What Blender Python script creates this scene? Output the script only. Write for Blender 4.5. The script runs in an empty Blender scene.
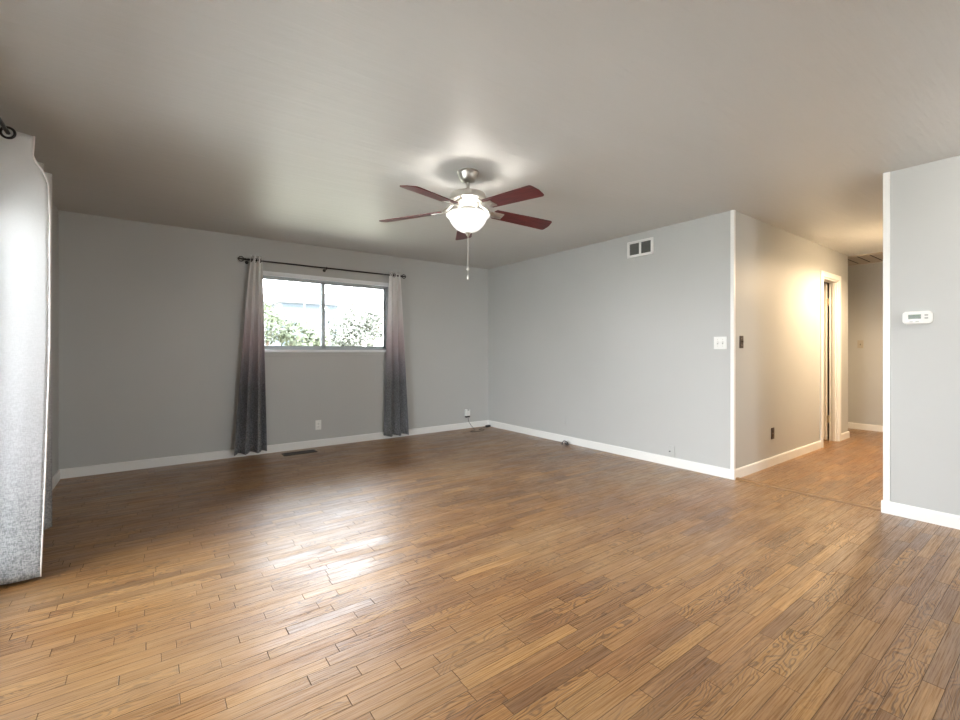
import bpy, bmesh, math, random
from mathutils import Vector, Matrix
random.seed(7)
scene = bpy.context.scene
COL = scene.collection
PI = math.pi

# ------------------------------------------------------------------ camera, sky, lights, exposure
CAM_H, YAW = 1.1604, 0.6363
cam = bpy.data.cameras.new('camera'); camo = bpy.data.objects.new('camera', cam); COL.objects.link(camo)
camo.location = (0, 0, CAM_H); camo.rotation_euler = (PI/2, 0, -YAW)
cam.sensor_width = 36; cam.lens = 36*447.07/960; cam.shift_y = -8.75/960
cam.clip_start = 0.05; cam.clip_end = 300
scene.camera = camo
scene.view_settings.view_transform = 'Standard'; scene.view_settings.look = 'None'
scene.view_settings.gamma = 1; scene.view_settings.use_curve_mapping = False
scene.view_settings.exposure = 2.33
SKY = 4.3
world = bpy.data.worlds.new('sky'); scene.world = world; world.use_nodes = True
wn = world.node_tree.nodes; wl = world.node_tree.links
wtc = wn.new('ShaderNodeTexCoord'); wsep = wn.new('ShaderNodeSeparateXYZ'); wr = wn.new('ShaderNodeValToRGB')
wl.new(wtc.outputs['Generated'], wsep.inputs[0]); wl.new(wsep.outputs['Z'], wr.inputs[0])
wr.color_ramp.elements[0].position = 0.0; wr.color_ramp.elements[0].color = (.97, 0.985, 1.0, 1)
wr.color_ramp.elements[1].position = 0.7; wr.color_ramp.elements[1].color = (0.84, 0.92, 1.0, 1)
wl.new(wr.outputs[0], wn['Background'].inputs[0]); wn['Background'].inputs[1].default_value = SKY

def portal(name, loc, rot, sx, sy):
    l = bpy.data.lights.new(name, 'AREA'); l.shape = 'RECTANGLE'; l.size = sx; l.size_y = sy
    l.cycles.is_portal = True
    o = bpy.data.objects.new(name, l); COL.objects.link(o); o.location = loc; o.rotation_euler = rot
    return o
sun = bpy.data.lights.new('sun', 'SUN'); sun.energy = 1.5; sun.angle = .02; sun.color = (1.0, .96, .90)
suno = bpy.data.objects.new('sun', sun); COL.objects.link(suno); suno.rotation_euler = (0, math.radians(42), 0)   # high over the far side: lights the yard, enters no window
portal('sky_portal_back', (1.78, 5.75, 1.62), (-PI/2, 0, 0), 1.7, 0.95)
portal('sky_portal_side', (-0.86, 2.03, 1.0), (0, -PI/2, 0), 2.05, 2.35)
portal('sky_portal_rear', (2.05, -2.78, 1.4), (PI/2, 0, 0), 1.4, 1.4)
def lamp(name, loc, power, col, r):
    l = bpy.data.lights.new(name, 'POINT'); l.energy = power; l.color = col; l.shadow_soft_size = r
    o = bpy.data.objects.new(name, l); COL.objects.link(o); o.location = loc
    return o
lamp('dining_lamp_light', (3.62, -.42, 2.26), 7, (1.0, 0.95, 0.88), 0.06)
FAN_W, HALL_W = 2.8, 56

# ------------------------------------------------------------------ materials
def mat(name, col=(.5,.5,.5), rough=.5, metal=0, spec=.5, **kw):
    m = bpy.data.materials.new(name); m.use_nodes = True
    b = m.node_tree.nodes['Principled BSDF']
    b.inputs['Base Color'].default_value = (*col, 1); b.inputs['Roughness'].default_value = rough
    b.inputs['Metallic'].default_value = metal; b.inputs['Specular IOR Level'].default_value = spec
    for k, v in kw.items(): b.inputs[k].default_value = v
    return m
class NT:
    """small helper to write node maths"""
    def __init__(s, m): s.m = m; s.n = m.node_tree.nodes; s.l = m.node_tree.links; s.b = s.n.get('Principled BSDF')
    def put(s, sock, v):
        if hasattr(v, 'is_output'): s.l.new(v, sock)
        else: sock.default_value = v
    def math(s, op, a, b=0.0, c=0.0):
        n = s.n.new('ShaderNodeMath'); n.operation = op
        s.put(n.inputs[0], a); s.put(n.inputs[1], b); s.put(n.inputs[2], c); return n.outputs[0]
    def xyz(s):
        t = s.n.new('ShaderNodeTexCoord'); p = s.n.new('ShaderNodeSeparateXYZ'); s.l.new(t.outputs['Object'], p.inputs[0]); return p.outputs
    def vec(s, x, y, z):
        n = s.n.new('ShaderNodeCombineXYZ'); s.put(n.inputs[0], x); s.put(n.inputs[1], y); s.put(n.inputs[2], z); return n.outputs[0]
    def white(s, v):
        n = s.n.new('ShaderNodeTexWhiteNoise'); n.noise_dimensions = '3D'; s.l.new(v, n.inputs['Vector']); return n
    def noise(s, v, scale=1, detail=2, rough=.5, dist=0):
        n = s.n.new('ShaderNodeTexNoise'); s.l.new(v, n.inputs['Vector']); n.inputs['Scale'].default_value = scale
        n.inputs['Detail'].default_value = detail; n.inputs['Roughness'].default_value = rough; n.inputs['Distortion'].default_value = dist
        return n.outputs['Fac']
    def ramp(s, f, stops):
        n = s.n.new('ShaderNodeValToRGB'); s.put(n.inputs[0], f); e = n.color_ramp.elements
        while len(e) < len(stops): e.new(0.5)
        for i, (p, c) in enumerate(stops):
            e[i].position = p; e[i].color = (*c, 1) if len(c) == 3 else c
        return n.outputs[0]
    def mix(s, f, a, b, blend='MIX'):
        n = s.n.new('ShaderNodeMix'); n.data_type = 'RGBA'; n.blend_type = blend; n.clamp_factor = True
        s.put(n.inputs[0], f)
        for sk, v in ((n.inputs[6], a), (n.inputs[7], b)):
            if hasattr(v, 'is_output'): s.l.new(v, sk)
            else: sk.default_value = (*v, 1)
        return n.outputs[2]
    def rng(s, v, a, b, c, d):
        n = s.n.new('ShaderNodeMapRange'); s.put(n.inputs[0], v)
        for i, x in enumerate((a, b, c, d)): n.inputs[i+1].default_value = x
        return n.outputs[0]
    def bump(s, h, strength, dist):
        n = s.n.new('ShaderNodeBump'); s.l.new(h, n.inputs['Height']); n.inputs['Strength'].default_value = strength
        n.inputs['Distance'].default_value = dist; s.l.new(n.outputs[0], s.b.inputs['Normal']); return n

def paint(name, col, rough, spec, sx, sy, sz, strength, dist):
    """rolled wall paint: slight tone drift and brushed texture"""
    m = mat(name, col, rough, spec=spec); t = NT(m); x, y, z = t.xyz()[:3]
    drift = t.noise(t.vec(x, y, z), 1.3, 3)
    c2 = tuple(v*0.93 for v in col)
    t.l.new(t.mix(drift, col, c2), t.b.inputs['Base Color'])
    v = t.vec(t.math('MULTIPLY', x, sx), t.math('MULTIPLY', y, sy), t.math('MULTIPLY', z, sz))
    t.bump(t.noise(v, 1, 5, .6), strength, dist)
    return m
M = {}
M['wall'] = paint('grey_wall_paint', (.535, .537, .522), .48, .45, 30, 30, 18, .12, .004)
M['ceiling'] = paint('semi_gloss_ceiling_paint', (.60, .597, .58), .43, .5, 1.6, 17, 10, .6, .012)
M['white'] = mat('white_trim_paint', (.86, .855, .83), .35)
M['sillwhite'] = mat('white_sill_paint', (.82, .84, .85), .3)
M['plastic'] = mat('white_plastic', (.85, .85, .82), .35)
M['ivory'] = mat('almond_plastic', (.50, .45, .37), .4)
M['brown'] = mat('brown_plastic', (.045, .028, .02), .4)
M['slot'] = mat('dark_slot', (.02, .02, .02), .6)
M['black'] = mat('black_plastic', (.015, .015, .016), .4)
M['rod'] = mat('dark_bronze_metal', (.035, .032, .032), .38, metal=.6)
M['nickel'] = mat('brushed_nickel', (.56, .54, .50), .38, metal=1)
M['alu'] = mat('mill_aluminium', (.36, .39, .40), .42, metal=.4)
M['register'] = mat('brown_painted_steel', (.06, .045, .036), .45, metal=.3)
M['lcd'] = mat('green_lcd', (.045, .075, .03), .25)
M['grey'] = mat('grey_button_plastic', (.45, .45, .43), .45)
M['duct'] = mat('dark_duct_mesh', (.10, .10, .09), .6)
M['door'] = mat('painted_door', (.74, .70, .64), .4)
M['hinge'] = mat('painted_hinge', (.55, .46, .33), .4, metal=.4)
M['concrete'] = mat('pale_concrete', (.50, .49, .46), .9)
M['bark'] = mat('bark', (.16, .12, .09), .9)
M['siding'] = mat('blue_grey_siding', (.115, .14, .175), .8)
M['roofing'] = mat('grey_shingle', (.13, .135, .15), .9)
M['chain'] = mat('beaded_chain', (.75, .73, .68), .3, metal=.8)
M['frost_finial'] = mat('nickel_finial', (.55, .54, .5), .3, metal=1)

def floor_material():
    m = mat('worn_oak_strip_floor', (.4, .24, .12), .3); t = NT(m); x, y, z = t.xyz()[:3]
    W = 0.057
    yr = t.math('DIVIDE', y, W); row = t.math('FLOOR', yr); fy = t.math('FRACT', yr)
    wr_ = t.white(t.vec(row, 3.1, 0)); sep = t.n.new('ShaderNodeSeparateColor'); t.l.new(wr_.outputs['Color'], sep.inputs[0])
    L = t.math('MULTIPLY_ADD', sep.outputs[0], .42, .24)
    xs = t.math('DIVIDE', t.math('MULTIPLY_ADD', sep.outputs[1], 5.0, t.math('ADD', x, 20.0)), L)
    pid = t.math('FLOOR', xs); fx = t.math('FRACT', xs)
    wp = t.white(t.vec(row, pid, 7.7)); sp = t.n.new('ShaderNodeSeparateColor'); t.l.new(wp.outputs['Color'], sp.inputs[0])
    r, g, b = sp.outputs[0], sp.outputs[1], sp.outputs[2]
    base = t.ramp(r, [(0, (.17, .068, .020)), (.13, (.30, .130, .036)), (.6, (.39, .182, .050)), (1, (.49, .245, .068))])
    base = t.mix(t.math('MULTIPLY', g, .30), base, (.35, .205, .085))
    sv = t.vec(t.math('MULTIPLY_ADD', g, 17.0, t.math('MULTIPLY', x, 2.2)), t.math('MULTIPLY_ADD', b, 23.0, t.math('MULTIPLY', y, 62.0)), r)
    streak = t.noise(sv, 1, 4, .6)
    base = t.mix(t.rng(streak, .44, .74, 0, .50), base, (.15, .068, .027))
    base = t.mix(t.rng(streak, .50, .28, 0, .25), base, (.53, .30, .115))
    # fine pores along the strip
    vx = t.math('MULTIPLY_ADD', r, 37.0, t.math('MULTIPLY', x, 5.0)); vy = t.math('MULTIPLY_ADD', g, 91.0, t.math('MULTIPLY', y, 210.0))
    pore = t.noise(t.vec(vx, vy, b), 1, 4, .65)
    base = t.mix(t.rng(pore, .42, .70, 0, .62), base, (.12, .062, .03))
    # cathedral figure: contour lines of a stretched field, own field for each strip
    ux = t.math('MULTIPLY_ADD', b, 53.0, t.math('MULTIPLY', x, 4.5)); uy = t.math('MULTIPLY_ADD', r, 29.0, t.math('MULTIPLY', y, 13.0))
    fld = t.noise(t.vec(ux, uy, t.math('MULTIPLY', g, 11.0)), 1, 2.0, .45)
    ring = t.math('SINE', t.math('MULTIPLY_ADD', fld, 80.0, t.math('MULTIPLY', y, 460.0)))
    ring = t.rng(ring, .1, .95, 0, 1)
    fig = t.math('MULTIPLY', t.math('MULTIPLY', ring, t.rng(pore, .3, .6, .55, 1)), t.rng(b, .30, .72, .12, .95))
    base = t.mix(fig, base, (.085, .034, .011))
    # worn, greyed and darker areas of the old finish
    worn = t.noise(t.vec(t.math('MULTIPLY', x, .55), t.math('MULTIPLY', y, 1.0), 1.0), 1.6, 4, .6)
    base = t.mix(t.rng(worn, .46, .68, 0, .50), base, (.44, .275, .13))
    dark = t.noise(t.vec(t.math('MULTIPLY', x, .8), t.math('MULTIPLY', y, 1.6), 9.0), 1.5, 4, .6)
    base = t.mix(t.rng(dark, .45, .75, 0, .50), base, (.20, .092, .036))
    # seams
    sy_ = t.math('MULTIPLY', t.math('MINIMUM', fy, t.math('SUBTRACT', 1.0, fy)), W)
    sx_ = t.math('MULTIPLY', t.math('MINIMUM', fx, t.math('SUBTRACT', 1.0, fx)), L)
    ly = t.rng(sy_, .0005, .0018, .75, 0); lx = t.math('MULTIPLY', t.rng(sx_, .0008, .0022, 1, 0), t.rng(g, 0, 1, .35, 1))
    seam = t.math('MAXIMUM', ly, lx)
    base = t.mix(seam, base, (.045, .025, .015))
    t.l.new(base, t.b.inputs['Base Color'])
    rn = t.noise(t.vec(t.math('MULTIPLY', x, 2.0), t.math('MULTIPLY', y, 5.0), 4.0), 1.5, 4, .6)
    rr = t.math('ADD', t.rng(rn, .3, .7, .30, .46), t.math('MULTIPLY', r, .06))
    t.l.new(rr, t.b.inputs['Roughness']); t.b.inputs['Coat Roughness'].default_value = .3; t.l.new(t.math('MULTIPLY', rr, 1.0), t.b.inputs['Coat Roughness'])
    h = t.math('SUBTRACT', t.math('MULTIPLY_ADD', pore, -.35, t.math('MULTIPLY', b, .5)), seam)
    cw = t.math('MULTIPLY', t.math('SUBTRACT', 1.0, seam), t.rng(pore, .42, .70, .9, .15))
    t.l.new(cw, t.b.inputs['Coat Weight']); t.l.new(t.math('MULTIPLY', cw, .8), t.b.inputs['Specular IOR Level'])
    bn = t.bump(h, .45, .0024); t.l.new(bn.outputs[0], t.b.inputs['Coat Normal'])
    return m
M['floor'] = floor_material()

def curtain_material(name, stops, glow):
    """ombre drape: white at the head, dusty mauve, charcoal heather at the hem"""
    m = bpy.data.materials.new(name); m.use_nodes = True; t = NT(m)
    x, y, z = t.xyz()[:3]
    zz = t.math('MULTIPLY_ADD', t.noise(t.vec(x, y, z), 9, 3), .10, z)
    c = t.ramp(t.math('DIVIDE', zz, 2.3), stops)
    h1 = t.noise(t.vec(t.math('MULTIPLY', x, 60), t.math('MULTIPLY', y, 60), t.math('MULTIPLY', z, 230)), 1, 2)
    h2 = t.noise(t.vec(t.math('MULTIPLY', x, 230), t.math('MULTIPLY', y, 230), t.math('MULTIPLY', z, 70)), 1, 2)
    hh = t.math('ADD', h1, h2)
    amt = t.rng(z, .1, 1.7, 1.0, .25)
    f = t.math('MULTIPLY', t.rng(hh, .78, 1.22, 0, 1), amt)
    c = t.mix(f, t.mix(t.math('MULTIPLY', amt, .35), c, (.03, .03, .035)), t.mix(t.math('MULTIPLY', amt, .6), c, (.62, .62, .64)))
    t.l.new(c, t.b.inputs['Base Color']); t.b.inputs['Roughness'].default_value = .85; t.b.inputs['Specular IOR Level'].default_value = .2
    tr = t.n.new('ShaderNodeBsdfTranslucent'); t.l.new(c, tr.inputs[0])
    mx = t.n.new('ShaderNodeMixShader'); mx.inputs[0].default_value = glow
    t.l.new(t.b.outputs[0], mx.inputs[1]); t.l.new(tr.outputs[0], mx.inputs[2])
    t.l.new(mx.outputs[0], t.n['Material Output'].inputs[0])
    t.bump(hh, .25, .002)
    return m
M['curtain'] = curtain_material('ombre_linen_charcoal', [(0.0, (.085, .092, .102)), (.20, (.10, .106, .118)), (.34, (.14, .138, .150)), (.46, (.33, .30, .325)), (.57, (.64, .535, .56)), (.72, (.84, .79, .785)), (.93, (.90, .89, .87))], .12)
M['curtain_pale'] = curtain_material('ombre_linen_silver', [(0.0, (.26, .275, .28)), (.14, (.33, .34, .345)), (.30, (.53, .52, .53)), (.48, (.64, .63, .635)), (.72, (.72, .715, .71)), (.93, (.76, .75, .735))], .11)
M['hem'] = mat('pale_selvedge', (.78, .73, .71), .8)

def glass_material():
    m = bpy.data.materials.new('window_glass'); m.use_nodes = True; n = m.node_tree.nodes; l = m.node_tree.links
    n.remove(n['Principled BSDF'])
    a = n.new('ShaderNodeBsdfTransparent'); a.inputs[0].default_value = (.96, .97, .97, 1)
    g = n.new('ShaderNodeBsdfGlossy'); g.inputs['Roughness'].default_value = .02
    f = n.new('ShaderNodeFresnel'); f.inputs[0].default_value = 1.45
    x = n.new('ShaderNodeMixShader'); l.new(f.outputs[0], x.inputs[0]); l.new(a.outputs[0], x.inputs[1]); l.new(g.outputs[0], x.inputs[2])
    l.new(x.outputs[0], n['Material Output'].inputs[0]); return m
M['glass'] = glass_material()
def bowl_material(name, col, strength):
    m = mat(name, (.42, .415, .40), .35); b = m.node_tree.nodes['Principled BSDF']
    b.inputs['Emission Color'].default_value = (*col, 1); b.inputs['Emission Strength'].default_value = strength
    return m
M['bowl'] = bowl_material('lit_frosted_glass', (1.0, .985, .95), .17)
M['hallbowl'] = bowl_material('lit_hall_glass', (1.0, .84, .62), .4)
def blade_material():
    m = mat('mahogany_blade', (.11, .016, .018), .30); t = NT(m); x, y, z = t.xyz()[:3]
    g = t.noise(t.vec(t.math('MULTIPLY', x, 6), t.math('MULTIPLY', y, 70), 0), 1, 4, .6)
    t.l.new(t.ramp(g, [(.3, (.055, .008, .010)), (.7, (.165, .026, .026))]), t.b.inputs['Base Color'])
    return m
M['blade'] = blade_material()
def leaf_material(name, a, b_):
    m = mat(name, a, .6); t = NT(m); x, y, z = t.xyz()[:3]
    t.l.new(t.mix(t.noise(t.vec(x, y, z), 3, 3), a, b_), t.b.inputs['Base Color']); return m
M['leaf'] = leaf_material('green_leaves', (.075, .095, .055), (.165, .18, .12))
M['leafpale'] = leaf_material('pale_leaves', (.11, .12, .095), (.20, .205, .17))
M['lawn'] = leaf_material('lawn', (.28, .27, .20), (.36, .34, .26))
M['threshold'] = mat('oak_threshold', (.30, .165, .07), .4)

# ------------------------------------------------------------------ mesh helpers
def add_box(bm, x0, x1, y0, y1, z0, z1, bev=0, seg=2, mtx=None):
    r = bmesh.ops.create_cube(bm, size=1)
    vs = r['verts']
    for v in vs:
        v.co = Vector(((x0+x1)/2 + v.co.x*(x1-x0), (y0+y1)/2 + v.co.y*(y1-y0), (z0+z1)/2 + v.co.z*(z1-z0)))
    if mtx: bmesh.ops.transform(bm, matrix=mtx, verts=vs)
    if bev:
        es = list({e for v in vs for e in v.link_edges})
        bmesh.ops.bevel(bm, geom=es, offset=bev, segments=seg, affect='EDGES', profile=.5)
def add_lathe(bm, prof, c=(0, 0, 0), n=32, closed=False, mtx=None):
    rings = []
    for (r, z) in prof:
        if r < 1e-6: rings.append([bm.verts.new((c[0], c[1], c[2]+z))])
        else: rings.append([bm.verts.new((c[0]+r*math.cos(2*PI*k/n), c[1]+r*math.sin(2*PI*k/n), c[2]+z)) for k in range(n)])
    for a, b in zip(rings, rings[1:]):
        for k in range(n):
            k2 = (k+1) % n
            if len(a) == 1 and len(b) == 1: continue
            if len(a) == 1: bm.faces.new((a[0], b[k], b[k2]))
            elif len(b) == 1: bm.faces.new((a[k], b[0], a[k2]))
            else: bm.faces.new((a[k], b[k], b[k2], a[k2]))
    if mtx: bmesh.ops.transform(bm, matrix=mtx, verts=[v for r in rings for v in r])
def add_tube(bm, pts, r, n=10, cap=True, radii=None):
    pts = [Vector(p) for p in pts]; rings = []; prev = None
    for i, p in enumerate(pts):
        d = (pts[min(i+1, len(pts)-1)] - pts[max(i-1, 0)]).normalized()
        if prev is None:
            a = d.orthogonal().normalized()
        else:
            a = (prev - d*prev.dot(d)).normalized()
        prev = a; b = d.cross(a); rr = radii[i] if radii else r
        rings.append([bm.verts.new(p + rr*(math.cos(2*PI*k/n)*a + math.sin(2*PI*k/n)*b)) for k in range(n)])
    for u, v in zip(rings, rings[1:]):
        for k in range(n): bm.faces.new((u[k], u[(k+1) % n], v[(k+1) % n], v[k]))
    if cap: bm.faces.new(rings[0][::-1]); bm.faces.new(rings[-1])
def add_torus(bm, c, axis, R, r, n=28, k=8):
    q = Vector((0, 0, 1)).rotation_difference(Vector(axis)).to_matrix().to_4x4(); q.translation = Vector(c)
    vs = [[bm.verts.new(q @ Vector(((R+r*math.cos(2*PI*j/k))*math.cos(2*PI*i/n), (R+r*math.cos(2*PI*j/k))*math.sin(2*PI*i/n), r*math.sin(2*PI*j/k)))) for j in range(k)] for i in range(n)]
    for i in range(n):
        for j in range(k): bm.faces.new((vs[i][j], vs[(i+1) % n][j], vs[(i+1) % n][(j+1) % k], vs[i][(j+1) % k]))
def add_prism(bm, poly, z0, z1):
    lo = [bm.verts.new((p[0], p[1], z0)) for p in poly]; hi = [bm.verts.new((p[0], p[1], z1)) for p in poly]
    bm.faces.new(lo[::-1]); bm.faces.new(hi)
    for i in range(len(poly)): bm.faces.new((lo[i], lo[(i+1) % len(poly)], hi[(i+1) % len(poly)], hi[i]))
def BM(): return bmesh.new()
def obj(name, bm, m, parent=None, smooth=False, loc=None):
    bmesh.ops.recalc_face_normals(bm, faces=bm.faces)
    me = bpy.data.meshes.new(name); bm.to_mesh(me); bm.free()
    me.materials.append(M[m] if isinstance(m, str) else m)
    if smooth:
        for p in me.polygons: p.use_smooth = True
        if smooth is not True: me.set_sharp_from_angle(angle=smooth)
    o = bpy.data.objects.new(name, me); COL.objects.link(o)
    if parent: o.parent = parent
    if loc: o.location = loc
    return o
SM = math.radians(40)
def tag(o, label, cat, group=None, kind=None):
    o['label'] = label; o['category'] = cat
    if group: o['group'] = group
    if kind: o['kind'] = kind
    return o
def thing(name, label, cat, loc=(0, 0, 0), rotz=0, group=None, kind=None):
    o = bpy.data.objects.new(name, None); COL.objects.link(o); o.empty_display_size = .1
    o.location = loc; o.rotation_euler = (0, 0, rotz)
    return tag(o, label, cat, group, kind)
def boxes(*bs, bev=0):
    bm = BM()
    for b in bs: add_box(bm, *b, bev=bev)
    return bm
def struct(name, bm, m, label, cat, smooth=False):
    return tag(obj(name, bm, m, smooth=smooth), label, cat, kind='structure')

# ------------------------------------------------------------------ room shell
H = 2.44; T = .12
XL, XR, YB = -.666, 4.251, 5.5404          # left, right and back wall faces
TH = .085
YE, YP = 1.8924, .860                      # hall opening: end of right wall, edge of near wall
XC, XF = 7.543, 8.492                       # hall: outer corner, far wall
YR, XE = -2.6, XF + T                       # rear wall face, east limit
WX0, WX1, WZ0, WZ1 = .98, 2.582, 1.165, 2.048   # back window opening
DY0, DY1, DZ = .88, 3.17, 1.98             # patio door in the left wall
DX0, DX1, DH = 6.54, 7.13, 2.065            # hall door opening

struct('floor', boxes((XL-T, XE, YR-T, YB+T, -.10, 0)), 'floor', 'worn oak strip floor running across the room and into the hall', 'floor')
struct('ceiling', boxes((XL-T, XE, YR-T, YB+T, H, H+.1)), 'ceiling', 'light grey semi-gloss painted ceiling', 'ceiling')
struct('wall_back', boxes((XL-T, WX0, YB, YB+T, 0, H), (WX1, XE, YB, YB+T, 0, H), (WX0, WX1, YB, YB+T, 0, WZ0), (WX0, WX1, YB, YB+T, WZ1, H)),
       'wall', 'grey painted wall with the window', 'wall')
struct('wall_left', boxes((XL-T, XL, YR, DY0, 0, H), (XL-T, XL, DY1, YB, 0, H), (XL-T, XL, DY0, DY1, DZ, H)), 'wall', 'grey wall behind the near curtain at the left', 'wall')
struct('wall_right', boxes((XR, XR+T, YE+TH, YB, 0, H)), 'wall', 'grey wall with the return air grille', 'wall')
struct('wall_hall_left', boxes((XR, DX0, YE, YE+TH, 0, H), (DX1, XC, YE, YE+TH, 0, H), (DX0, DX1, YE, YE+TH, DH, H), (XC-T, XC, YE+TH, YB, 0, H)),
       'wall', 'warm lit hall wall with the doorway', 'wall')
struct('wall_near_right', boxes((XR, XR+T, YR, YP, 0, H)), 'wall', 'grey wall with the thermostat at the right edge', 'wall')
struct('wall_hall_right', boxes((XR+T, XF, YP-T, YP, 0, H)), 'wall', 'hall wall hidden behind the thermostat wall', 'wall')
struct('wall_hall_far', boxes((XF, XE, YP-T, YB, 0, H)), 'wall', 'beige lit wall at the far end of the hall', 'wall')
RX0, RX1, RZ0, RZ1 = 1.4, 2.7, .75, 2.05
struct('wall_rear', boxes((XL-T, RX0, YR-T, YR, 0, H), (RX1, XR+T, YR-T, YR, 0, H), (RX0, RX1, YR-T, YR, 0, RZ0), (RX0, RX1, YR-T, YR, RZ1, H)),
       'wall', 'grey wall behind the viewpoint with an added window for fill light', 'wall')

# baseboards: a profile with an eased top edge swept along a run
BH, BT = .088, .014
def baseboard(name, runs, label):
    bm = BM()
    for (a, b, nrm) in runs:                # a, b on the wall face; nrm points into the room
        a, b, n = Vector(a), Vector(b), Vector(nrm)
        prof = [(0, 0), (BT, 0), (BT, BH-.012), (BT-.003, BH-.004), (BT*.45, BH), (0, BH)]
        A = [bm.verts.new((a.x+n.x*d, a.y+n.y*d, z)) for d, z in prof]; B = [bm.verts.new((b.x+n.x*d, b.y+n.y*d, z)) for d, z in prof]
        for i in range(len(prof)):
            j = (i+1) % len(prof); bm.faces.new((A[i], A[j], B[j], B[i]))
        bm.faces.new(A[::-1]); bm.faces.new(B)
    return struct(name, bm, 'white', label, 'baseboard')
baseboard('baseboard_back', [((XL, YB), (XR, YB), (0, -1))], 'white baseboard under the window wall')
baseboard('baseboard_left', [((XL, DY1+.07), (XL, YB-BT), (1, 0)), ((XL, YR), (XL, DY0-.07), (1, 0))], 'white baseboard along the left wall behind the curtain')
baseboard('baseboard_right', [((XR, YE-BT), (XR, YB-BT), (-1, 0))], 'long white baseboard under the return air grille wall')
baseboard('baseboard_hall_left', [((XR, YE), (DX0-.07, YE), (0, -1))], 'white baseboard along the near part of the hall wall')
baseboard('baseboard_hall_corner', [((DX1+.07, YE), (XC+BT, YE), (0, -1)), ((XC, YE), (XC, YB-.02), (1, 0))], 'short white baseboard between hall door and hall corner')
baseboard('baseboard_hall_far', [((XF, YP), (XF, YB), (-1, 0))], 'white baseboard under the far hall wall')
baseboard('baseboard_near_right', [((XR, YR), (XR, YP+BT), (-1, 0)), ((XR, YP), (XF-.02, YP), (0, 1))], 'white baseboard below the thermostat wall')

# corner guards and the end casing
bm = boxes((XR-.009, XR, YE-.009, YE+.022, BH, H-.001), (XR, XR+.022, YE-.009, YE, BH, H-.001))
struct('trim_1', bm, 'white', 'white corner moulding where the right wall meets the hall', 'trim')
bm = boxes((XR-.012, XR, YP-.034, YP+.003, BH, H-.001), (XR, XR+T+.005, YP, YP+.003, BH, H-.001))
struct('trim_2', bm, 'white', 'white edge moulding beside the thermostat wall', 'trim')
bm = BM(); poly = [(0, 0), (.060, 0), (.052, .012), (.014, .017), (0, .014)]
A = [bm.verts.new((4.262+u, YP+BT, w)) for u, w in poly]; B = [bm.verts.new((4.262+u, YE-BT, w)) for u, w in poly]
for i in range(5): bm.faces.new((A[i], A[(i+1) % 5], B[(i+1) % 5], B[i]))
bm.faces.new(A); bm.faces.new(B)
struct('trim_3', bm, 'threshold', 'low oak threshold strip on the floor across the hall opening', 'threshold')

# ------------------------------------------------------------------ back window: aluminium slider
w = thing('window_1', 'wide two-pane sliding window between the ombre curtains', 'window', (WX0, YB, WZ0), kind='structure')
WW, WH = WX1-WX0, WZ1-WZ0
lw = lambda *b: b
obj('window_frame', boxes((0, .028, .03, .09, .02, WH-.03), (WW-.028, WW, .03, .09, .02, WH-.03), (.0, WW, .03, .09, WH-.038, WH), (0, WW, .03, .09, .012, .036)), 'alu', w)
obj('head_casing', boxes((-.01, WW+.012, -.014, .03, WH-.022, WH+.024), bev=.004), 'sillwhite', w)
obj('window_sill', boxes((-.02, WW+.02, -.045, .03, -.018, .012), bev=.005), 'sillwhite', w)
obj('apron', boxes((-.012, WW+.006, -.014, 0, -.062, -.018), bev=.003), 'wall', w)
mx = .728
for (a, b, yy) in ((.028, mx+.034, .040), (mx-.010, WW-.020, .064)):
    s = obj('sash', boxes((a, a+.034, yy, yy+.02, .036, WH-.038), (b-.036, b, yy, yy+.02, .036, WH-.038), (a, b, yy, yy+.02, .036, .060), (a, b, yy, yy+.02, WH-.060, WH-.038)), 'alu', w)
    obj('pane', boxes((a+.034, b-.036, yy+.008, yy+.012, .060, WH-.060)), 'glass', s)
obj('latch', boxes((mx+.006, mx+.024, .028, .041, .42, .49), bev=.003), 'alu', w)

# patio door in the left wall, unseen rear window added as fill light
d = thing('door_1', 'white framed sliding patio door behind the near curtain', 'door', (XL, DY0, 0), kind='structure')
DW = DY1-DY0
obj('door_frame', boxes((-.11, -.02, 0, .04, .0, DZ), (-.11, -.02, DW-.04, DW, 0, DZ), (-.11, -.02, 0, DW, DZ-.04, DZ), (-.11, -.02, 0, DW, .0, .025)), 'white', d)
for a, b, xx in ((.04, DW/2+.03, -.06), (DW/2-.03, DW-.04, -.09)):
    s = obj('door_panel', boxes((xx, xx+.028, a, a+.05, .025, DZ-.04), (xx, xx+.028, b-.05, b, .025, DZ-.04), (xx, xx+.028, a, b, .025, .10), (xx, xx+.028, a, b, DZ-.10, DZ-.04)), 'white', d)
    obj('pane', boxes((xx+.012, xx+.016, a+.05, b-.05, .10, DZ-.10)), 'glass', s)
obj('casing', boxes((0, .014, -.065, 0, 0, DZ+.065), (0, .014, DW, DW+.065, 0, DZ+.065), (0, .014, 0, DW, DZ, DZ+.065)), 'white', d)
w = thing('fill_window', 'unseen window added behind the viewpoint for fill light', 'window', (RX0, YR, RZ0), kind='structure')
RW, RH = RX1-RX0, RZ1-RZ0
obj('window_frame', boxes((0, .05, -.1, -.03, 0, RH), (RW-.05, RW, -.1, -.03, 0, RH), (0, RW, -.1, -.03, RH-.05, RH), (0, RW, -.1, -.03, 0, .05), (RW/2-.025, RW/2+.025, -.1, -.03, .05, RH-.05)), 'white', w)
for a, b in ((.05, RW/2-.025), (RW/2+.025, RW-.05)): obj('pane', boxes((a, b, -.068, -.064, .05, RH-.05)), 'glass', w)

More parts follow.
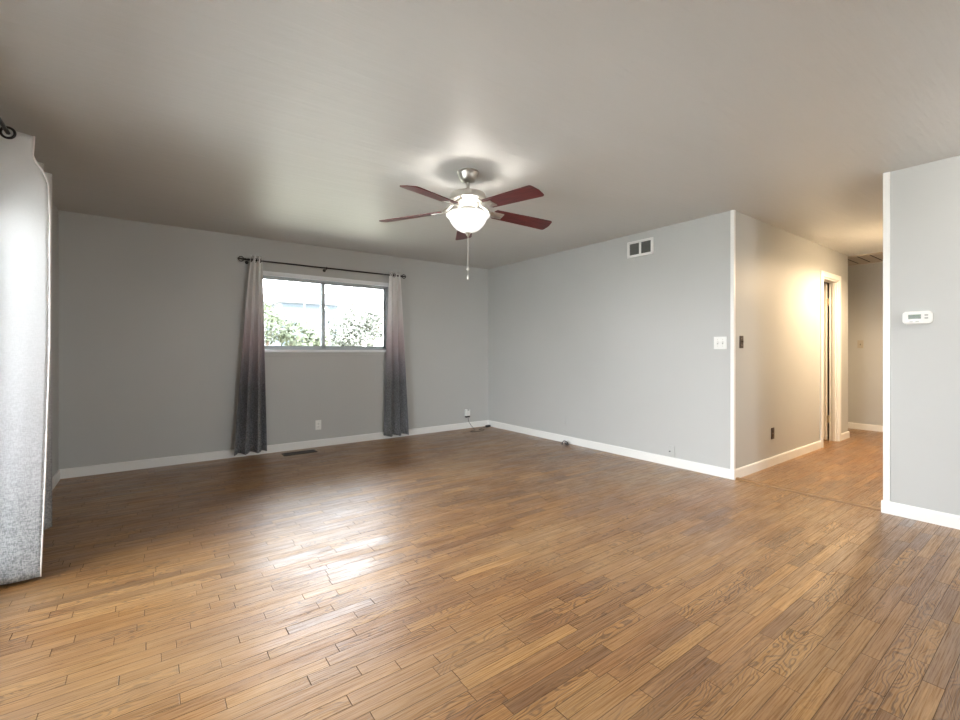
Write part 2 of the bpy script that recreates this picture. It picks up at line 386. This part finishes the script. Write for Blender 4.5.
# hall door, swung open into the dark room
d = thing('door_2', 'white hall door standing open in its casing', 'door', (DX0, YE, 0), kind='structure')
ow = DX1-DX0
obj('casing', boxes((-.07, 0, -.018, 0, 0, DH+.065), (ow, ow+.07, -.018, 0, 0, DH+.065), (0, ow, -.018, 0, DH, DH+.065), bev=.004), 'white', d)
obj('jamb', boxes((0, .016, 0, TH, 0, DH-.016), (ow-.016, ow, 0, TH, 0, DH-.016), (0, ow, 0, TH, DH-.016, DH), (ow-.027, ow-.016, .020, .050, 0, DH-.016)), 'white', d)
leaf = obj('door_leaf', boxes((ow-.062, ow-.027, TH+.018, TH+.58, .012, DH-.022), bev=.002), 'door', d)
for zz in (.28, 1.80):
    obj('hinge', boxes((ow-.052, ow-.018, TH-.004, TH+.022, zz-.045, zz+.045)), 'hinge', d)

# ------------------------------------------------------------------ ceiling fan
fx, fy = 1.828, 2.618
fan = thing('ceiling_fan', 'brushed nickel ceiling fan with five mahogany blades and a lit glass bowl', 'ceiling fan', (fx, fy, H))
z0 = lambda z: z - H
bm = BM(); add_lathe(bm, [(0, 0), (.076, 0), (.078, -.010), (.071, -.016), (.066, -.034), (.056, -.056), (.046, -.068), (.030, -.073), (.022, -.078), (0, -.078)], n=40)
obj('canopy', bm, 'nickel', fan, SM)
bm = BM(); add_tube(bm, [(0, 0, -.07), (0, 0, -.150)], .0115, 16)
obj('downrod', bm, 'nickel', fan, SM)
bm = BM(); add_lathe(bm, [(0, -.122), (.022, -.122), (.034, -.130), (.036, -.142), (.034, -.146), (.040, -.148), (.098, -.152), (.122, -.162), (.130, -.178), (.130, -.205), (.119, -.214), (.106, -.217), (.092, -.226), (.072, -.252), (.062, -.260), (0, -.262)], n=48)
obj('motor_housing', bm, 'nickel', fan, SM)
bm = BM(); add_lathe(bm, [(0, -.258), (.056, -.258), (.060, -.266), (.060, -.288), (.062, -.292), (.062, -.299), (.012, -.302), (.007, -.304), (.007, -.430), (0, -.430)], n=40)
obj('light_fitter', bm, 'nickel', fan, SM)
bz = -.303
prof_o = [(.124, .006), (.149, .002), (.157, -.005), (.155, -.013), (.143, -.022), (.134, -.034), (.124, -.056), (.108, -.080), (.084, -.104), (.055, -.120), (.025, -.129), (.008, -.131)]
prof_i = [(r-.004 if r > .012 else r, z+.004) for r, z in prof_o][::-1]
bm = BM(); add_lathe(bm, [(r, z+bz) for r, z in prof_o], n=56)
bowl = obj('light_bowl', bm, 'bowl', fan, True)
sd = bowl.modifiers.new('thickness', 'SOLIDIFY'); sd.thickness = .003
bm = BM(); add_lathe(bm, [(0, -.430), (.020, -.431), (.022, -.437), (.014, -.443), (.011, -.452), (.006, -.458), (0, -.459)], n=24)
obj('bowl_finial', bm, 'frost_finial', fan, SM)
bm = BM(); ln = H-.459-1.70
add_tube(bm, [(0, 0, -.455), (0, 0, z0(1.70))], .0018, 6)
for i in range(46): 
    c = -.46 - i*(z0(-1.70+2*H) and (2.44-.46-1.70)/46)
    bmesh.ops.create_icosphere(bm, subdivisions=1, radius=.0027, matrix=Matrix.Translation((0, 0, c)))
ch = obj('pull_chain', bm, 'chain', fan, True)
bm = BM(); add_lathe(bm, [(0, z0(1.757)), (.006, z0(1.756)), (.013, z0(1.747)), (.006, z0(1.738)), (0, z0(1.737))], n=16); obj('chain_bead', bm, 'chain', ch, True)
bm = BM(); add_lathe(bm, [(0, z0(1.705)), (.004, z0(1.703)), (.008, z0(1.690)), (.007, z0(1.675)), (0, z0(1.668))], n=16); obj('chain_fob', bm, 'chain', ch, True)
def blade_outline(r0, r1, w0, w1):
    pts = []
    rc = .020
    def corner(cx, cy, a0, a1, n=5): pts.extend([(cx+rc*math.cos(a0+(a1-a0)*k/n), cy+rc*math.sin(a0+(a1-a0)*k/n)) for k in range(n+1)])
    pts.extend([(r0, -w0/2+.02), (r0+.012, -w0/2)])
    corner(r1-rc, -w1/2+rc, -PI/2, 0)
    pts.append((r1+.008, 0))
    corner(r1-rc, w1/2-rc, 0, PI/2)
    pts.extend([(r0+.012, w0/2), (r0, w0/2-.02)])
    return pts
PITCH = math.radians(-12)
bmB = BM(); add_prism(bmB, blade_outline(.195, .664, .115, .140), -.003, .003)
bmI = BM()   # blade iron: flat forked bracket that steps from the hub to the blade
add_tube(bmI, [(.085, 0, .052), (.12, 0, .040), (.155, 0, .016), (.185, 0, -.008)], .01, 8)
add_box(bmI, .165, .272, -.036, .036, -.0105, -.0035, bev=.003)
add_box(bmI, .150, .200, -.020, .020, -.012, -.003, bev=.003)
for sx, sy in ((.205, -.02), (.205, .02), (.25, 0)): add_lathe(bmI, [(0, -.0145), (.005, -.014), (.007, -.0105), (0, -.0100)], (sx, sy, 0), 10)
protoB = protoI = None
# blade heading measured against the viewing direction
for k in range(5):
    a = math.radians(23+72*k)
    e = Vector((math.cos(YAW), -math.sin(YAW)))*math.cos(a) + Vector((math.sin(YAW), math.cos(YAW)))*math.sin(a)
    az = math.atan2(e.y, e.x)
    if k == 0:
        protoB = obj('blade', bmB, 'blade', fan); protoI = obj('blade_iron', bmI, 'nickel', fan, SM); b_, i_ = protoB, protoI
    else:
        b_, i_ = protoB.copy(), protoI.copy(); COL.objects.link(b_); COL.objects.link(i_); b_.parent = fan; i_.parent = fan
    for o in (b_, i_):
        o.location = (0, 0, z0(2.178)); o.rotation_mode = 'XYZ'
        o.rotation_euler = (Matrix.Rotation(az, 3, 'Z') @ Matrix.Rotation(math.radians(4.2), 3, 'Y') @ Matrix.Rotation(PITCH, 3, 'X')).to_euler()
lamp('fan_bulb_light', (fx, fy, H-.40), FAN_W, (1.0, .95, .88), .06)

# ------------------------------------------------------------------ curtains and rods
def rod_thing(label, p0, p1, brackets, wallnrm, finials, r=.009):
    p0, p1 = Vector(p0), Vector(p1); d = (p1-p0).normalized()
    t_ = thing('curtain_rod', label, 'curtain rod', p0)
    bm = BM(); add_tube(bm, [Vector((0, 0, 0)), p1-p0], r, 14); obj('rod', bm, 'rod', t_, SM)
    for end, s in finials:
        bm = BM(); base = (p1-p0)*end
        add_tube(bm, [base, base+d*s*.012, base+d*s*.02], .012, 12, radii=[.0125, .0125, .008])
        c = base+d*s*.046
        up = Vector((0, 0, 1)); side = d.cross(up)
        add_torus(bm, c, side, .025, .005)
        add_torus(bm, c, up, .025, .005)
        bmesh.ops.create_icosphere(bm, subdivisions=2, radius=.007, matrix=Matrix.Translation(base+d*s*.074))
        obj('finial', bm, 'rod', t_, SM)
    n = Vector(wallnrm[0]); dist = wallnrm[1]
    for f in brackets:
        b = (p1-p0)*f; bm = BM()
        add_tube(bm, [b-Vector((0, 0, r+.004)), b-Vector((0, 0, .016))-n*(dist*.5), b-Vector((0, 0, .018))-n*(dist-.004)], .005, 8)
        add_tube(bm, [b-n*(dist-.005)-Vector((0, 0, .018)), b-n*dist-Vector((0, 0, .018))], .018, 14)
        add_torus(bm, b, d, r+.004, .0035, 16, 6)
        obj('bracket', bm, 'rod', t_, SM)
    return t_
ROD_Y, ROD_Z = YB-.09, 2.166
rod_thing('dark curtain rod with ring finials above the window', (.845, ROD_Y, ROD_Z), (2.706, ROD_Y, ROD_Z), (.012, .47, .988), ((0, -1, 0), .09), ((0, -1), (1, 1)))
SROD_X, SROD_Z = -.562, 2.236
rod_thing('dark curtain rod along the left wall passing through the near curtain', (SROD_X, -.9, SROD_Z), (SROD_X, 4.06, SROD_Z), (.02, .5, .985), ((1, 0, 0), SROD_X-XL), ((0, -1), (1, 1)))

def sheet(rows, name, m, parent, thick=.0025):
    """rows: list of polylines (equal length) from top to bottom"""
    bm = BM(); V = [[bm.verts.new(p) for p in r] for r in rows]
    for a, b in zip(V, V[1:]):
        for i in range(len(a)-1): bm.faces.new((a[i], a[i+1], b[i+1], b[i]))
    o = obj(name, bm, m, parent, True)
    s = o.modifiers.new('thickness', 'SOLIDIFY'); s.thickness = thick; s.offset = 0
    return o
def lerp(a, b, t): return a+(b-a)*t
def window_curtain(label, top, bot, nf, phase, seed):
    t_ = thing('curtain', label, 'curtain', (0, 0, 0), group=None)
    rnd = random.Random(seed); jit = [rnd.uniform(-.25, .25) for _ in range(12)]
    rows = []; NZ, NS = 40, 96
    for i in range(NZ+1):
        v = i/NZ; z = lerp(2.212, .045, v); f = v**.85
        x0, x1 = lerp(top[0], bot[0], f), lerp(top[1], bot[1], f)
        A = lerp(.018, .056, v); r = []
        for k in range(NS+1):
            s = k/NS
            ph = 2*PI*nf*s + phase + jit[0]*math.sin(3*s*PI+v*1.2)*v
            wv = math.sin(ph); wv = math.copysign(abs(wv)**.6, wv)
            y = ROD_Y - .004 + A*wv*(1+.15*jit[int(s*nf*1.99) % 12]*v)
            x = lerp(x0, x1, s) + .012*v*math.sin(2*ph+.5)
            r.append((x, min(y, YB-.022), z + (.006*math.sin(ph) if i == NZ else 0)))
        rows.append(r)
    o = sheet(rows, 'drape', 'curtain', t_)
    # grommets where the cloth crosses the rod
    for k in range(int(2*nf)):
        s = (k*PI - phase)/(2*PI*nf)
        if not .02 < s < .98: continue
        bm = BM(); add_torus(bm, (lerp(top[0], top[1], s), ROD_Y, ROD_Z), (1, .35, 0), .021, .0045); obj('grommet', bm, 'rod', t_, True)
    return t_
window_curtain('ombre curtain hanging left of the window, white to charcoal', (.893, 1.008), (.735, 1.045), 2.6, -.6, 3)
window_curtain('ombre curtain hanging right of the window, beside the room corner', (2.545, 2.685), (2.492, 2.800), 2.4, 2.2, 11)

# near curtain at the left wall: first fold faces the room, later folds recede along the wall
def edge_x(z):          # how far the first fold reaches into the room at height z
    pts = [(0.015, -.446), (.30, -.436), (.55, -.428), (.9, -.419), (1.2, -.411), (1.85, -.410), (2.02, -.416), (2.08, -.440), (2.13, -.474), (2.25, -.472)]
    for (a, xa), (b, xb) in zip(pts, pts[1:]):
        if z <= b: return lerp(xa, xb, (z-a)/(b-a))
    return pts[-1][1]
t_ = thing('curtain', 'large near ombre curtain at the left edge, hanging from the wall rod', 'curtain')
rows = []; NZ = 64
for i in range(NZ+1):
    v = i/NZ; z = lerp(2.252, .018, v)
    ex = edge_x(z); r = []
    back = .014 if z > 2.0 else 0
    # first fold, seen face on
    for k in range(13):
        s = k/12; xx = lerp(-.642, ex, s)
        diag = 2.262 - 1.35*(xx+.60)               # crease running down from the grommet
        off = max(0, min(.035, (z-diag)*.25)) if z > 1.95 else 0
        r.append((xx, 3.165 - .028*s + off + .010*math.sin(5.2*s+1.0+v*1.5)*(.4+.6*v), z + (.010*(1-s) if i == 0 else 0)))
    # turn and run back to the wall, then the receding folds
    tail = [((-.50, 3.22), (-.475, 3.22)), ((-.60, 3.33), (-.60, 3.36)), ((-.635, 3.43), (-.62, 3.52)), ((-.60, 3.52), (-.585, 3.62)), ((-.495, 3.60), (-.545, 3.70)),
            ((-.60, 3.655), (-.61, 3.76)), ((-.63, 3.70), (-.63, 3.82)), ((-.59, 3.74), (-.58, 3.90)), ((-.483, 3.774), (-.512, 4.0)), ((-.53, 3.83), (-.56, 4.035)), ((-.62, 3.90), (-.62, 4.06))]
    P = [Vector((ex, r[-1][1]))] + [Vector((lerp(a[0], b[0], v), lerp(a[1], b[1], v))) for a, b in tail]
    for a, b in zip(P, P[1:]):
        for q in (.34, .67, 1.0): r.append((lerp(a.x, b.x, q), lerp(a.y, b.y, q), z))
    rows.append(r)
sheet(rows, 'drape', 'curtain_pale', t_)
bm = BM(); add_tube(bm, [(edge_x(lerp(2.252, .018, i/NZ))+.001, rows[i][12][1]-.001, lerp(2.252, .018, i/NZ)) for i in range(NZ+1)], .0035, 6)
obj('side_hem', bm, 'hem', t_, True)['label'] = 'pale stitched selvedge'
for cx_, cy_ in ((SROD_X, 3.150), (SROD_X, 3.29), (SROD_X, 3.545), (SROD_X, 3.64), (SROD_X, 3.75), (SROD_X, 3.85)):
    bm = BM(); add_torus(bm, (cx_, cy_, SROD_Z), (.15, 1, 0), .026, .006); obj('grommet', bm, 'rod', t_, True)

# ------------------------------------------------------------------ wall fittings
def wall_frame(nrm):     # matrix: local x = along the wall (to the right seen from the room), local y = into the wall, z up
    n = Vector(nrm); y = -n; x = y.cross(Vector((0, 0, 1))); return Matrix(((x.x, y.x, 0), (x.y, y.y, 0), (0, 0, 1))).to_4x4()
def on_wall(o, p, nrm):
    o.matrix_world = Matrix.Translation(p) @ wall_frame(nrm); return o
BACK, RIGHT, FAR = (0, -1, 0), (-1, 0, 0), (-1, 0, 0)
def outlet(name, label, p, nrm, m='plastic', inset='grey', w_=.070, h_=.115):
    t_ = on_wall(thing(name, label, 'outlet'), p, nrm)
    obj('cover_plate', boxes((-w_/2, w_/2, -.006, 0, -h_/2, h_/2), bev=.002), m, t_)
    for zc in (.0195, -.0195):
        bm = BM(); add_box(bm, -.017, .017, -.009, -.005, zc-.0145, zc+.0145, bev=.003); s = obj('socket', bm, m, t_)
        bm = boxes((-.0075, -.0055, -.0095, -.0085, zc-.001, zc+.007), (.0055, .0075, -.0095, -.0085, zc-.001, zc+.006)); add_tube(bm, [(0, -.0095, zc-.007), (0, -.0085, zc-.007)], .0025, 8); obj('slots', bm, 'slot', s)
    bm = BM(); add_tube(bm, [(0, -.0072, 0), (0, -.005, 0)], .003, 10); obj('screw', bm, 'nickel', t_)
    return t_
outlet('wall_outlet', 'white duplex outlet below the window', (1.648, YB, .264), BACK)
outlet('wall_outlet', 'brown duplex outlet low on the hall wall', (5.10, YE, .325), BACK, 'brown')
def switch(name, label, p, nrm, gangs, m):
    t_ = on_wall(thing(name, label, 'light switch'), p, nrm); w_ = .07+.046*(gangs-1)
    obj('cover_plate', boxes((-w_/2, w_/2, -.006, 0, -.0575, .0575), bev=.002), m, t_)
    for g in range(gangs):
        cx_ = (g-(gangs-1)/2)*.046
        bm = boxes((cx_-.006, cx_+.006, -.0072, -.005, -.013, .013)); s = obj('toggle_slot', bm, 'grey' if m == 'plastic' else 'slot', t_)
        bm = BM(); add_box(bm, cx_-.0045, cx_+.0045, -.020, -.004, -.006, .006, bev=.0015, mtx=Matrix.Rotation(math.radians(-18), 4, 'X')); obj('toggle', bm, m, t_)
        for zc in (.030, -.030):
            bm = BM(); add_tube(bm, [(cx_, -.0072, zc), (cx_, -.005, zc)], .003, 8); obj('screw', bm, 'nickel', t_)
    return t_
switch('light_switch', 'white double light switch on the grey wall beside the corner moulding', (XR, 2.007, 1.238), RIGHT, 2, 'plastic')
switch('light_switch', 'brown single light switch on the hall wall just past the corner moulding', (4.405, YE, 1.246), BACK, 1, 'brown')
switch('light_switch', 'almond single light switch on the far hall wall', (XF, 1.983, 1.265), FAR, 1, 'ivory')
# painted-over blank plate and coax plate on the right wall
t_ = on_wall(thing('blank_plate', 'blank wall plate painted over in wall grey, low on the right wall', 'wall plate'), (XR, 3.953, .272), RIGHT)
obj('cover_plate', boxes((-.035, .035, -.006, 0, -.0575, .0575), bev=.002), 'wall', t_)
for zc in (.042, -.042):
    bm = BM(); add_tube(bm, [(0, -.0072, zc), (0, -.005, zc)], .003, 8); obj('screw', bm, 'wall', t_)
t_ = on_wall(thing('cable_plate', 'grey wall plate with a coaxial jack just above the right baseboard', 'wall plate'), (XR, 2.488, .147), RIGHT)
obj('cover_plate', boxes((-.035, .035, -.009, 0, -.0575, .0575), bev=.002), 'wall', t_)
bm = BM(); add_tube(bm, [(-.012, -.022, .0), (-.012, -.006, 0)], .0055, 10); obj('coaxial_jack', bm, 'black', t_)
# return air grille
t_ = on_wall(thing('air_grille', 'white return air grille high on the right wall under the ceiling', 'air vent'), (XR, 2.846, 2.272), RIGHT)
gw, gh = .318, .175
obj('frame', boxes((-gw/2, -gw/2+.03, -.012, 0, -gh/2, gh/2), (gw/2-.03, gw/2, -.012, 0, -gh/2, gh/2), (-gw/2, gw/2, -.012, 0, gh/2-.026, gh/2), (-gw/2, gw/2, -.012, 0, -gh/2, -gh/2+.026), (-.012, .012, -.012, 0, -gh/2, gh/2), bev=.0025), 'white', t_)
obj('backing', boxes((-gw/2+.02, gw/2-.02, -.002, 0, -gh/2+.02, gh/2-.02)), 'duct', t_)
bm = BM()
for sx in (-1, 1):
    for k in range(10):
        zc = -gh/2+.034+k*.012
        add_box(bm, *( (-gw/2+.03, -.012) if sx < 0 else (.012, gw/2-.03)), -.009, -.003, zc-.0012, zc+.0012)
obj('louvers', bm, 'duct', t_)
# thermostat
t_ = on_wall(thing('thermostat', 'white digital thermostat with green display on the right-hand wall', 'thermostat'), (XR, .6845, 1.392), RIGHT)
bm = BM(); add_box(bm, -.074, .074, -.030, 0, -.043, .043, bev=.0)
ve = [e for e in bm.edges if abs((e.verts[0].co-e.verts[1].co).normalized().y) > .9]
bmesh.ops.bevel(bm, geom=ve, offset=.022, segments=6, affect='EDGES', profile=.5)
fe = [e for e in bm.edges if all(v.co.y < -.029 for v in e.verts)]
bmesh.ops.bevel(bm, geom=fe, offset=.006, segments=3, affect='EDGES', profile=.5)
obj('body', bm, 'plastic', t_, SM)
obj('bezel', boxes((-.048, .026, -.0315, -.029, -.016, .026), bev=.001), 'plastic', t_)
obj('display', boxes((-.043, .021, -.0325, -.031, -.010, .020)), 'lcd', t_)
for zc in (.014, -.006):
    bm = BM(); add_box(bm, .038, .056, -.0325, -.029, zc-.006, zc+.006, bev=.003); obj('button', bm, 'grey', t_)
for xc in (-.028, .002):
    bm = BM(); add_box(bm, xc-.009, xc+.009, -.0325, -.029, -.030, -.024, bev=.002); obj('button', bm, 'grey', t_)
# power adapter on its outlet near the corner, its cord and the black plug brick on the floor
t_ = on_wall(thing('power_adapter', 'white plug-in power adapter on an outlet near the room corner', 'power adapter'), (3.852, YB, .235), BACK)
obj('cover_plate', boxes((-.02, .055, -.006, 0, -.06, .06), bev=.002), 'wall', t_)
obj('adapter_body', boxes((-.05, .028, -.045, -.006, -.045, .055), bev=.006), 'plastic', t_)
obj('adapter_base', boxes((-.045, .024, -.042, -.006, -.068, -.046), bev=.004), 'black', t_)
bm = boxes((-.022, .008, -.047, -.044, .036, .052)); obj('indicator', bm, 'grey', t_)
def cord(label, pts, r, m, name='trailing_wire'):
    P = [Vector(p) for p in pts]; Q = []
    E_ = [P[0]*2-P[1]] + P + [P[-1]*2-P[-2]]
    for i in range(1, len(E_)-2):            # smooth run through the points
        for k in range(6):
            u = k/6; a, b, c, e = E_[i-1:i+3]
            Q.append(.5*((2*b)+(c-a)*u+(2*a-5*b+4*c-e)*u*u+(3*b-a-3*c+e)*u**3))
    Q.append(P[-1])
    for q in Q: q.z = max(q.z, r)
    bm = BM(); add_tube(bm, Q, r, 8); o = obj(name, bm, m, smooth=True)
    return tag(o, label, 'cord')
cord('thin dark cord trailing from the adapter across the floor to the corner',
     [(3.845, 5.505, .160), (3.845, 5.49, .11), (3.87, 5.46, .05), (3.88, 5.40, .006), (3.83, 5.31, .005), (3.72, 5.27, .005), (3.74, 5.20, .006), (3.86, 5.21, .005), (3.97, 5.26, .006), (3.90, 5.30, .006), (3.99, 5.37, .005), (4.12, 5.42, .005), (4.145, 5.428, .014)], .0028, 'black')
bm = BM(); add_box(bm, -.04, .04, -.022, .022, 0, .028, bev=.005)
t_ = tag(obj('cable_box', bm, 'black', loc=(4.175, 5.445, .0)), 'small black box on the floor in the room corner', 'cable box'); t_.rotation_euler = (0, 0, .25)
# stub of frayed cable by the right baseboard
cord('short tangled black cable stub on the floor by the right baseboard', [(4.225, 3.86, .004), (4.20, 3.84, .008), (4.165, 3.855, .02), (4.14, 3.83, .034), (4.115, 3.80, .02), (4.15, 3.79, .006), (4.185, 3.83, .022), (4.17, 3.87, .04), (4.145, 3.88, .018), (4.12, 3.86, .005)], .0055, 'black', 'cable_stub')
# floor register
t_ = thing('floor_register', 'brown slotted floor register below the window near the left curtain', 'floor vent', (1.375, 5.325, 0))
rw, rd = .36, .145
obj('frame', boxes((-rw/2, -rw/2+.022, -rd/2, rd/2, 0, .006), (rw/2-.022, rw/2, -rd/2, rd/2, 0, .006), (-rw/2, rw/2, rd/2-.022, rd/2, 0, .006), (-rw/2, rw/2, -rd/2, -rd/2+.022, 0, .006), bev=.0015), 'register', t_)
obj('backing', boxes((-rw/2+.02, rw/2-.02, -rd/2+.02, rd/2-.02, 0, .0015)), 'slot', t_)
bm = BM()
for k in range(15): xc = -rw/2+.04+k*.02; add_box(bm, xc-.003, xc+.003, -rd/2+.02, rd/2-.02, .001, .005)
obj('slats', bm, 'register', t_)

# ------------------------------------------------------------------ hall fittings
t_ = thing('attic_fan_shutter', 'louvered whole-house fan shutter in the hall ceiling', 'ceiling vent', (7.95, 1.62, H))
sw, sd_ = .74, .98
obj('frame', boxes((-sw/2, -sw/2+.03, -sd_/2, sd_/2, -.014, 0), (sw/2-.03, sw/2, -sd_/2, sd_/2, -.014, 0), (-sw/2, sw/2, -sd_/2, -sd_/2+.03, -.014, 0), (-sw/2, sw/2, sd_/2-.03, sd_/2, -.014, 0)), M['ivory'], t_)
obj('backing', boxes((-sw/2+.02, sw/2-.02, -sd_/2+.02, sd_/2-.02, -.002, 0)), 'slot', t_)
for k in range(7):
    yc = -sd_/2+.03+.066+k*.132
    bm = BM(); add_box(bm, -sw/2+.03, sw/2-.03, yc-.056, yc+.056, -.010, -.007, mtx=None); obj('louver', bm, M['ivory'], t_)
t_ = thing('ceiling_light', 'lit flush ceiling light in the hall behind the thermostat wall', 'ceiling light', (6.45, 1.03, H))
bm = BM(); add_lathe(bm, [(0, 0), (.135, 0), (.138, -.012), (.125, -.022), (0, -.022)], n=40); obj('base', bm, 'white', t_, SM)
bm = BM(); add_lathe(bm, [(.122, -.022), (.120, -.045), (.100, -.075), (.060, -.093), (0, -.099)], n=40); obj('diffuser', bm, 'hallbowl', t_, True)
hl = bpy.data.lights.new('hall_bulb_light', 'SPOT'); hl.energy = HALL_W; hl.color = (1.0, .74, .46); hl.shadow_soft_size = .11; hl.spot_size = math.radians(172); hl.spot_blend = .5
hlo = bpy.data.objects.new('hall_bulb_light', hl); COL.objects.link(hlo); hlo.location = (6.45, 1.03, H-.13)

# dining pendant behind the viewpoint
t_ = thing('ceiling_light', 'flush ceiling light in the dining end behind the viewpoint', 'ceiling light', (3.62, -.42, H))
bm = BM(); add_lathe(bm, [(0, 0), (.135, 0), (.138, -.012), (.125, -.022), (0, -.022)], n=40); obj('base', bm, 'white', t_, SM)
bm = BM(); add_lathe(bm, [(.122, -.022), (.120, -.045), (.100, -.075), (.060, -.093), (0, -.099)], n=40); obj('diffuser', bm, 'bowl', t_, True)

# ------------------------------------------------------------------ outside
struct('ground_outside', boxes((-40, 60, YB+T+.02, 60, -.45, -.35)), 'lawn', 'lawn behind the house', 'lawn')
struct('patio_outside', boxes((-40, XL-T-.01, -30, YB+T+.02, -.35, -.15)), 'concrete', 'pale patio beside the house', 'patio')
struct('driveway_outside', boxes((XL-T-.01, 40, -30, YR-T-.01, -.35, -.15)), 'concrete', 'pale paving behind the viewpoint', 'paving')
def tree(label, x, y, zb, blobs, n, leaf, m, seed):
    t_ = thing('tree', label, 'tree', (x, y, zb)); rnd = random.Random(seed)
    bm = BM(); top = max(b[2] for b in blobs)
    add_tube(bm, [(0, 0, 0), (.05, 0, .8), (0, .05, top*.8)], .1, 10, radii=[.14, .10, .05])
    for b in blobs: add_tube(bm, [(0, 0, .8), (b[0]*.6, b[1]*.6, .8+(b[2]-.8)*.6), (b[0], b[1], b[2])], .03, 6, radii=[.06, .035, .015])
    obj('trunk', bm, 'bark', t_, True)
    bm = BM()
    for _ in range(n):
        b = rnd.choice(blobs); d = Vector((rnd.gauss(0, 1), rnd.gauss(0, 1), rnd.gauss(0, 1))).normalized()*rnd.uniform(.3, 1)**.5
        c = Vector((b[0]+d.x*b[3], b[1]+d.y*b[3], b[2]+d.z*b[3]*.85))
        a = Vector((rnd.gauss(0, 1), rnd.gauss(0, 1), rnd.gauss(0, 1))).normalized(); q = a.orthogonal().normalized(); s = leaf*rnd.uniform(.6, 1.3)
        vs = [bm.verts.new(c+a*s), bm.verts.new(c+q*s*.5), bm.verts.new(c-a*s), bm.verts.new(c-q*s*.5)]; bm.faces.new(vs)
    f = obj('foliage', bm, m, t_)
    return t_
tree('leafy green tree seen through the left window pane', 2.3, 13, -.35, [(-.3, 0, 2.35, .75), (.4, .2, 2.2, .6), (1.05, 0, 1.95, .55), (-.5, .2, 2.9, .45), (1.6, .2, 1.85, .35)], 3400, .085, 'leaf', 1)
tree('pale hazy tree seen through the right window pane', 5.75, 14.6, -.35, [(-.6, 0, 2.1, .65), (.0, .1, 2.65, .65), (.7, 0, 2.5, .65), (0, .1, 1.8, .7)], 3200, .085, 'leafpale', 2)
h = thing('house', 'pale neighbouring house with a low grey roof seen through the window', 'house', (6.6, 24, -.35))
bm = BM(); add_box(bm, -1.25, 1.55, 0, 5, 0, 4.1)
for k in range(18): add_box(bm, -1.25, 1.55, -.015, 0, .1+k*.22, .12+k*.22+.15)
obj('walls', bm, 'siding', h)
bm = BM(); add_prism(bm, [(-.5, 3.95), (5.6, 3.95), (2.5, 4.9)], -1.5, 1.8); bmesh.ops.transform(bm, matrix=Matrix(((0, 0, 1, 0), (1, 0, 0, 0), (0, 1, 0, 0), (0, 0, 0, 1))), verts=bm.verts)
obj('roof', bm, 'roofing', h)
bm = BM(); add_tube(bm, [(5.95, 22.2, -.35), (5.95, 22.2, 3.7)], .035, 10)
tag(obj('pole', bm, 'roofing'), 'thin grey pole standing in front of the neighbouring house', 'pole')
scene.cycles.max_bounces = 14; scene.cycles.diffuse_bounces = 8; scene.cycles.glossy_bounces = 5; scene.cycles.transparent_max_bounces = 16
scene.cycles.sample_clamp_indirect = 6
